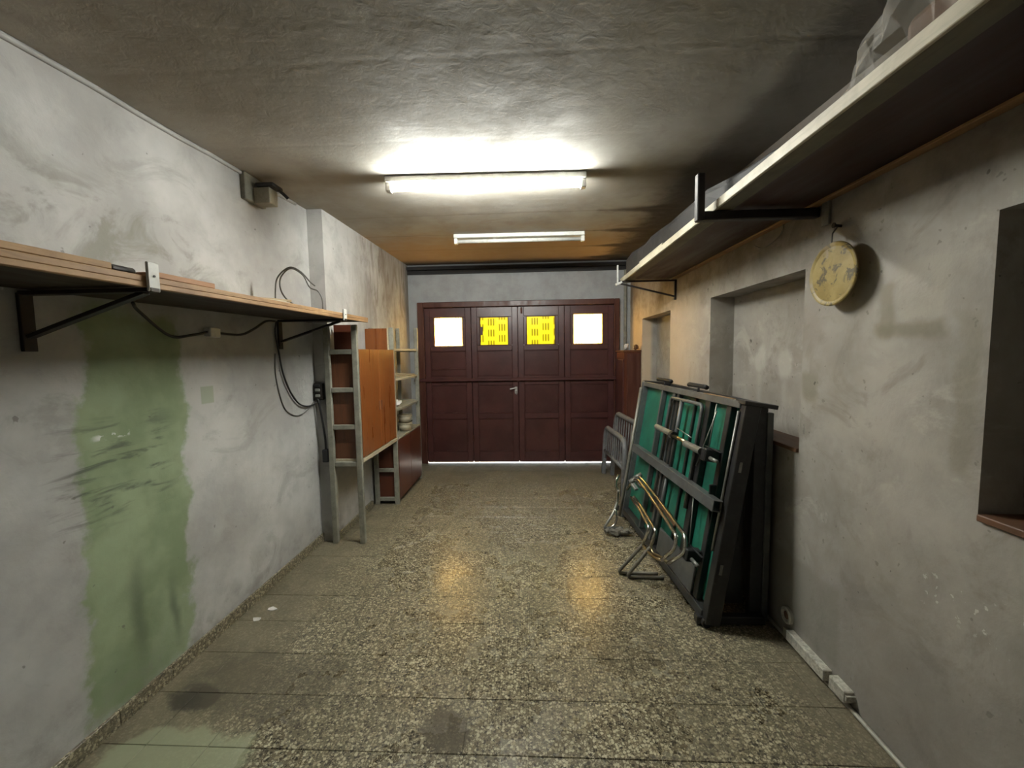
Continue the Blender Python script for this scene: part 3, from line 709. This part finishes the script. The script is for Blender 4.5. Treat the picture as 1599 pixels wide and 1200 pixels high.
b = BM(); bar(b, (.792, 3.81, 2.118), (.792, 3.81, 2.275), .020, .012, (1, 0, 0)); bar(b, (.775, 3.81, 2.100), (.83, 3.81, 2.125), .03, .02); obj('front_tab', b, M['whitemetal'], b3)
# goods on that shelf
b = BM()
prof = [(.880, 2.180), (.880, 2.240), (.892, 2.268), (.98, 2.285), (1.25, 2.290), (1.25, 2.180)]
rings = []
for k in range(14):
    y = 1.40 + k*(3.86-1.40)/13
    tp = min(1.0, .12 + k/4)                              # the near end flattens out
    rings.append([b.verts.new((x + (.006*math.sin(k*2.3+z*40) if z > 2.2 else 0), y, 2.180 + (z-2.180 + (.085*k/13 + .008*math.sin(k*1.7) if z > 2.2 else 0))*tp)) for x, z in prof])
for A, B in zip(rings, rings[1:]):
    for i in range(len(prof)): b.faces.new((A[i], A[(i+1) % 6], B[(i+1) % 6], B[i]))
b.faces.new(rings[0]); b.faces.new(rings[-1][::-1])
tag(obj('wrapped_bundle', b, M['sheet']), 'long dark wrapped bundle lying on the right shelf', 'bundle')
t = thing('plastic_bag', 'clear crumpled plastic bag of brown goods on the right shelf', 'bag', (.98, 1.1, 2.173))
def bagmesh(seed, s):
    rnd = random.Random(seed); b = BM(); rings = []
    N, K = 16, 16
    for k in range(N+1):
        f = k/N; y = .76 + f*.63; r = s*(.02 + .105*math.sin(math.pi*min(1, f*1.05)**.7)**.8)*(1.0 if f < .7 else 1.0-.6*(f-.7)/.3)
        ring = []
        for j in range(K):
            a = 2*math.pi*j/K; kk = r*rnd.uniform(.78, 1.18)
            ring.append(b.verts.new((.985 + kk*math.cos(a)*1.15, y + rnd.uniform(-.012, .012), max(2.174, 2.173 + s*.105 + kk*math.sin(a)))))
        rings.append(ring)
    for A, B in zip(rings, rings[1:]):
        for j in range(K): b.faces.new((A[j], A[(j+1) % K], B[(j+1) % K], B[j]))
    b.faces.new(rings[0]); b.faces.new(rings[-1][::-1]); return b
obj('film', bagmesh(5, 1.0), M['film'], t)
b = BM(); bx(b, .93, 1.10, .35, 1.12, 2.175, 2.30, .02, 2); obj('contents', b, M['sill'], t, label='brown goods inside')
b = BM(); crumple(b, (.985, 1.18, 2.176), (.06, .10, .05), 12); obj('paper_wad', b, M['offwhite'], t)
# bent wire under the shelf
b = BM(); tube(b, smooth_path([(1.31, 2.235, 2.15), (1.305, 2.23, 2.11), (1.30, 2.29, 2.072), (1.30, 2.40, 2.062), (1.305, 2.50, 2.10)]), .003, 6)
tag(obj('bent_wire', b, M['greycord'], None, True), 'thin bent wire hanging from the shelf cleat above the big niche', 'wire')

# ================================================================ DISC, SOCKET, TRUNKING ON THE RIGHT WALL
t = thing('round_disc', 'round yellowed disc hanging on the wall beside the big niche', 'disc', (1.27, 1.885, 1.68))
Md = Matrix.Translation((1.262, 1.792, 1.806)) @ Matrix.Rotation(math.radians(-90), 4, 'Y') @ Matrix.Rotation(.03, 4, 'X')
b = BM(); lathe(b, [(0, 0), (.118, 0), (.127, .002), (.131, .006), (.130, .011), (.126, .013), (.120, .012), (.112, .009), (0, .010)], Md, 48); obj('plate', b, M['disc'], t)
b = BM(); tube(b, [(1.30, 1.838, 2.01), (1.275, 1.83, 1.98), (1.262, 1.815, 1.935)], .003, 6); obj('hanging_wire', b, M['greycord'], t)
b = BM(); tube(b, [(1.318, 1.838, 2.012), (1.285, 1.836, 2.016)], .006, 8); lathe(b, [(0, 0), (.011, 0), (.011, .004), (0, .004)], Matrix.Translation((1.285, 1.836, 2.016)) @ Matrix.Rotation(math.radians(-90), 4, 'Y'), 10)
tag(obj('nail', b, M['iron']), 'dark nail in the wall above the yellowed disc', 'nail')
t = thing('wall_socket', 'old round socket box low on the right wall', 'socket', (1.31, 2.085, .12))
Ms = Matrix.Translation((1.315, 2.085, .125)) @ Matrix.Rotation(math.radians(-90), 4, 'Y')
b = BM(); lathe(b, [(0, 0), (.042, 0), (.042, .016), (.036, .020), (.030, .020), (.028, .006), (0, .006)], Ms, 24); obj('rim', b, M['offwhite'], t)
b = BM(); lathe(b, [(0, .006), (.020, .006), (.020, .013), (0, .014)], Ms, 20); obj('insert', b, M['sill'], t)
b = BM(); bx(b, 1.290, 1.316, 2.062, 2.088, .012, .062, .003); tag(obj('trunking_piece', b, M['offwhite']), 'small upright trunking stub under the round socket', 'trunking', 'trunking pieces along the wall foot')
b = BM(); bx(b, 1.278, 1.316, 1.775, 2.045, .022, .076, .004); tag(obj('trunking_piece', b, M['stone']), 'long pale trunking piece at the foot of the wall below the socket', 'trunking', 'trunking pieces along the wall foot')
b = BM(); bx(b, 1.275, 1.316, 1.650, 1.742, .030, .084, .004); bx(b, 1.277, 1.316, 1.640, 1.651, .045, .070, .002); tag(obj('trunking_piece', b, M['stone']), 'short pale trunking piece nearest the photographer at the wall foot', 'trunking', 'trunking pieces along the wall foot')

# ================================================================ FOLDED TABLE WITH GREEN BOARD
A0 = Vector((.90, 2.24, 0)); es = Vector((-.06522032, .99787089, 0)); et = Vector((.15805392, .01033032, .98737644)); en = Vector((.98527421, .06439701, -.15839115))
ML = Matrix(((es.x, et.x, en.x, A0.x), (es.y, et.y, en.y, A0.y), (es.z, et.z, en.z, A0.z), (0, 0, 0, 1)))
def L(s, t_, n): return tuple(ML @ Vector((s, t_, n)))
t = thing('folding_table', 'folded green topped table on a dark steel frame against the right wall', 'table', (1.05, 3.0, 0))
def tb(name, m, *boxes, par=None, label=None, bev=.003):
    b = BM()
    for (a, c) in boxes: obx(b, ML, a, c, bev)
    return obj(name, b, m, par or t, label=label)
tb('table_half', M['green'], ((-.045, .10, .040), (1.455, 1.215, .058)), label='green board of the leaning half')
tb('top_rail', M['greysteel'], ((-.06, 1.205, -.004), (1.47, 1.245, .060)))
tb('bottom_rail', M['blacksteel'], ((-.06, .035, -.004), (1.47, .085, .060)))
tb('end_rail', M['greysteel'], ((1.415, .0, -.006), (1.470, 1.245, .060)))
tb('end_rail', M['black'], ((-.105, .03, .004), (-.050, 1.245, .085)), label='black end rail facing the room')
b = BM(); tube(b, [L(-.052, .42, -.002), L(-.058, 1.19, -.002)], .0075, 8); obj('edge_rod', b, M['lightsteel'], t, True)
tb('strut', M['greysteel'], ((.985, .09, -.002), (1.010, 1.21, .036)))
tb('strut', M['greysteel'], ((.765, .09, .004), (.808, 1.21, .040)))
tb('strut', M['blacksteel'], ((.700, .09, .006), (.735, 1.21, .040)))
tb('strut', M['black'], ((.245, .09, .000), (.305, 1.21, .040)))
tb('strut', M['black'], ((.030, .09, .006), (.075, 1.21, .040)))
tb('strut', M['black'], ((.475, .09, .022), (.495, 1.21, .040)))
# folding leg hoops in front of the frame
b = BM(); tube(b, rounded([L(.79, .30, -.012), L(.775, 1.17, -.016), L(.30, 1.175, -.016), L(.30, .52, -.012)], .04), .012, 8); obj('leg_hoop', b, M['greysteel'], t, True)
b = BM(); tube(b, [L(.60, .70, -.012), L(.595, 1.17, -.014)], .015, 10); obj('leg', b, M['greysteel'], t, True)
b = BM(); tube(b, [L(.66, .16, -.006), L(.63, .66, -.010)], .013, 10); obj('leg', b, M['greysteel'], t, True)
b = BM(); tube(b, rounded([L(1.445, .0, -.015), L(1.435, .35, -.02), L(1.425, 1.19, -.02)], .05), .014, 10); obj('leg', b, M['dullsteel'], t, True)
# channel across the middle
b = BM()
for (a, c) in (((-.075, .640, -.052), (1.30, .646, -.004)), ((-.075, .696, -.052), (1.30, .702, -.004)), ((-.075, .640, -.056), (1.30, .702, -.050))): obx(b, ML, a, c, .0015)
obj('middle_channel', b, M['greysteel'], t)
# axle with grips and wheel block
def cyl(bm, s0, s1, t_, n, r, seg=14): return tube(bm, [L(s0, t_, n), L(s1, t_, n)], r, seg)
b = BM(); cyl(b, .50, .30, .932, -.075, .012); obj('axle', b, M['brass'], t, True)
b = BM(); cyl(b, .80, .52, .940, -.075, .020); obj('grip', b, M['lightsteel'], t, False)
b = BM(); cyl(b, .31, .105, .922, -.075, .021); obj('grip', b, M['lightsteel'], t, False)
b = BM(); cyl(b, .525, .49, .936, -.075, .026); obj('collar', b, M['black'], t)
for tt in (.915, .330):
    b = BM(); obx(b, ML, (.045, tt-.036, -.085), (.095, tt+.036, .002), .006); obx(b, ML, (-.045, tt+.036, -.05), (.13, tt+.042, -.035), .002); wb = obj('wheel_block', b, M['black'], t)
    b = BM(); cyl(b, .03, -.045, tt-.01, -.06, .010); obj('axle_end', b, M['lightsteel'], wb, True)
# stay rods, rear braces
for (a, c) in ((L(.165, 1.2, -.004), L(.165, .92, -.004)), (L(.21, .64, -.02), L(.155, .26, -.012)), (L(.145, 1.16, -.006), L(.27, .80, -.006)), (L(.52, .985, -.05), L(.30, .965, -.05))):
    b = BM(); tube(b, [a, c], .0038, 6); obj('stay_rod', b, M['lightsteel'], t, True)
tb('bottom_plate', M['greysteel'], ((.085, .09, -.004), (.62, .255, .012)))
for s0, s1 in ((.93, 1.20), (.38, .63)):
    b = BM(); tube(b, [L(s0, 1.282, .03), L(s0+.01, 1.285, .03), L(s1-.01, 1.285, .03), L(s1, 1.282, .03)], .015, 10)
    tube(b, [L((s0+s1)/2-.02, 1.24, .03), L((s0+s1)/2-.02, 1.28, .03)], .008, 8); obj('rubber_foot', b, M['rubber'], t, True)
tb('top_strip', M['shelfwood'], ((.03, 1.245, .002), (.36, 1.249, .056)), label='bare wooden strip on the top edge')
for tt in (.875, .315):
    tb('sticker', M['lightsteel'], ((-.108, tt, .025), (-.1045, tt+.055, .040)), bev=0)
# the upright rear half and the pieces that tie both
b = BM(); bx(b, 1.252, 1.275, 2.25, 3.77, .05, 1.205, .003); obj('table_half', b, M['blacksteel'], t, label='dark rear half standing upright')
for y in (2.215, 3.735):
    b = BM(); bx(b, 1.185, 1.250, y, y+.045, .0, 1.195, .004); obj('end_rail', b, M['black'], t)
b = BM(); bx(b, 1.252, 1.285, 2.215, 2.25, .0, 1.16, .003); obj('rear_post', b, M['greysteel'], t)
b = BM(); bx(b, .885, 1.25, 2.170, 2.215, .008, .052, .004); obj('base_bar', b, M['black'], t)
b = BM(); bx(b, .80, 1.25, 3.79, 3.83, .008, .052, .004); obj('base_bar', b, M['black'], t)
b = BM(); bar(b, (1.095, 2.19, 1.226), (1.262, 2.19, 1.198), .10, .022); obj('hinge_plate', b, M['black'], t)
b = BM(); bar(b, (1.02, 3.76, 1.222), (1.26, 3.76, 1.20), .06, .020); obj('hinge_plate', b, M['black'], t)
b = BM(); bx(b, .985, 1.18, 2.28, 2.295, .06, .75, .003); obj('inner_panel', b, M['black'], t)
b = BM(); tube(b, rounded([(1.035, 2.235, .36), (1.03, 2.235, .27), (1.02, 2.235, .22), (.99, 2.235, .19)], .02), .005, 6); obj('latch_rod', b, M['lightsteel'], t, True)
for (x, y) in ((.93, 2.16), (.80, 3.83)):
    b = BM(); lathe(b, [(0, -.012), (.024, -.012), (.026, -.006), (.026, .006), (.024, .012), (0, .012)], Matrix.Translation((x, y, .026)) @ Matrix.Rotation(math.radians(90), 4, 'X'), 18); obj('castor', b, M['rubber'], t)

# ================================================================ TUBULAR CHAIR FRAMES LEANING ON THE TABLE
def chair(label, hoop, inner, leg, link_, plate):
    t = thing('tubular_chair', label, 'chair', leg[2], 'chrome chair frames')
    b = BM(); tube(b, rounded(hoop, .09, 7), .0115, 10); obj('back_hoop', b, M['chrome'], t, True)
    b = BM(); tube(b, rounded(inner, .03, 5), .011, 10); obj('seat_tube', b, M['chrome'], t, True)
    b = BM(); tube(b, rounded(leg, .035, 5), .011, 10); obj('leg', b, M['dullsteel'], t, True)
    b = BM(); tube(b, rounded(link_, .02, 4), .009, 8); obj('link_tube', b, M['brass'], t, True)
    b = BM(); bar(b, *plate, .012, .026, (.3, 0, 1)); obj('seat_strip', b, M['sill'], t, label='brownish strip between the tubes')
    b = BM(); p = Vector(hoop[1]); tube(b, [p+Vector((-.03, 0, -.02)), p+Vector((.03, 0, .012))], .017, 10); obj('hinge', b, M['lightsteel'], t, True)
    b = BM(); p = Vector(hoop[2]); q = Vector(hoop[1]); mpt = p*.35+q*.65; bar(b, mpt+Vector((-.02, 0, -.03)), mpt+Vector((.0, -.05, -.06)), .03, .02); obj('hinge', b, M['lightsteel'], t)
chair('chrome tubular chair frame leaning directly on the green table',
      [(.805, 3.38, .42), (.836, 3.234, .511), (.846, 3.073, .511), (.864, 2.722, .477), (.882, 2.345, .425), (.865, 2.300, .35), (.791, 2.361, .253)],
      [(.740, 2.54, .262), (.774, 2.556, .352), (.775, 2.582, .369), (.771, 2.847, .392), (.762, 3.05, .406)],
      [(.855, 2.633, .011), (.80, 2.635, .011), (.614, 2.640, .011), (.730, 2.545, .245), (.740, 2.54, .262)],
      [(.740, 2.54, .262), (.745, 2.50, .240), (.770, 2.44, .252), (.791, 2.361, .253)],
      ((.862, 2.75, .470), (.872, 2.48, .436)))
chair('chrome tubular chair frame in front of the other, on the room side',
      [(.760, 3.26, .39), (.785, 3.16, .500), (.798, 3.072, .527), (.814, 2.767, .498), (.831, 2.345, .426), (.815, 2.325, .36), (.760, 2.382, .261)],
      [(.711, 2.617, .239), (.742, 2.584, .354), (.743, 2.614, .376), (.744, 2.801, .395), (.738, 3.04, .405)],
      [(.83, 2.683, .011), (.78, 2.685, .011), (.566, 2.690, .011), (.700, 2.622, .222), (.711, 2.617, .239)],
      [(.711, 2.617, .239), (.722, 2.555, .232), (.745, 2.47, .228), (.760, 2.382, .261)],
      ((.816, 2.80, .492), (.826, 2.60, .462)))
# ---- bundle and small stand behind the chairs
b = BM()
pts = [(.590 + .205*k/12, 3.275 + .012*math.sin(k*1.1), .034 + .006*math.sin(k*2.1)) for k in range(13)]
tube(b, pts, [.018 + .011*math.sin(math.pi*k/12) + .004*math.sin(k*2.7) for k in range(13)], 10)
rr_ = random.Random(2)
for v in b.verts: v.co += Vector((rr_.uniform(-.005, .005), rr_.uniform(-.005, .005), rr_.uniform(-.005, .005)))
for v in b.verts: v.co.z = max(.001, v.co.z)
tag(obj('cloth_roll', b, M['rag']), 'rolled dirty rag lying on the floor behind the chrome chairs', 'rag')
t = thing('chair_frame', 'dull steel chair frame standing on the floor behind the rag', 'chair', (.70, 3.5, 0))
b = BM(); tube(b, rounded([(.60, 3.40, .010), (.70, 3.50, .10), (.745, 3.55, .19), (.735, 3.50, .26), (.72, 3.40, .33)], .05), .011, 8); obj('leg', b, M['lightsteel'], t, True)
b = BM(); tube(b, rounded([(.65, 3.40, .010), (.69, 3.41, .03), (.715, 3.43, .08), (.70, 3.44, .16)], .03), .010, 8); obj('leg', b, M['chrome'], t, True)
b = BM(); tube(b, rounded([(.71, 3.42, .33), (.70, 3.44, .39), (.735, 3.46, .45)], .04), .012, 8); obj('back_hoop', b, M['chrome'], t, True)
b = BM(); tube(b, [(.60, 3.40, .011), (.76, 3.40, .011)], .010, 8); obj('floor_rail', b, M['greysteel'], t, True)

# ================================================================ TWO GREY BED ENDS
def bed_end(label, pl, pr, h, lean, low, nsl, legs):
    """pl, pr: feet far and near on the floor; the panel leans towards the wall"""
    t = thing('bed_end', label, 'bed end', ((pl[0]+pr[0])/2, (pl[1]+pr[1])/2, 0), 'grey bed ends')
    pl, pr = Vector(pl), Vector(pr); d = pr-pl
    up = Vector((lean, lean*.05, h))
    def P(u, v): return pl + d*u + up*v
    b = BM(); tube(b, rounded([P(0, .02), P(0, .80), P(.07, 1.0), P(.93, 1.0), P(1, .80), P(1, .02)], .09, 6), .028, 10); obj('frame', b, M['bedgrey'], t, True)
    b = BM(); tube(b, [P(0, low), P(1, low)], .020, 8); obj('lower_rail', b, M['bedgrey'], t, True)
    for k in range(1, nsl):
        u = k/nsl; b = BM(); bar(b, P(u, low), P(u, .985), .020, .012, (1, 0, 0)); obj('slat', b, M['bedgrey'], t)
    for u in (0, 1):
        b = BM(); bar(b, P(u, 0.0)+Vector((0, 0, .004)), P(u, .34), .065, .045, (1, 0, 0)); obj('foot', b, M['bedgrey'], t)
bed_end('lower grey slatted bed end standing in front beside the garage door', (.875, 5.00, 0), (.925, 4.17, 0), .585, .03, .50, 10, True)
bed_end('taller grey slatted bed end leaning behind the lower one', (.965, 4.93, 0), (1.02, 4.05, 0), .765, .05, .42, 10, True)

# ================================================================ SCRAPS ON THE FLOOR
for (x, y, lab, sd) in ((-1.585, 2.165, 'white paper scrap on the floor nearer the left wall', 1), (-1.555, 2.26, 'white paper scrap on the floor just beyond the other scrap', 2)):
    b = BM(); rnd = random.Random(sd); vs = []
    n = 7
    for k in range(n):
        a = 2*math.pi*k/n; vs.append((x + .030*math.cos(a)*rnd.uniform(.6, 1.1), y + .018*math.sin(a)*rnd.uniform(.7, 1.2)))
    lo = [b.verts.new((q[0], q[1], .0012)) for q in vs]; hi = [b.verts.new((q[0], q[1], .003+rnd.uniform(0, .005))) for q in vs]
    b.faces.new(hi); b.faces.new(lo[::-1])
    for k in range(n): b.faces.new((lo[k], lo[(k+1) % n], hi[(k+1) % n], hi[k]))
    tag(obj('paper_scrap', b, M['paper']), lab, 'scrap', 'paper scraps on the floor')
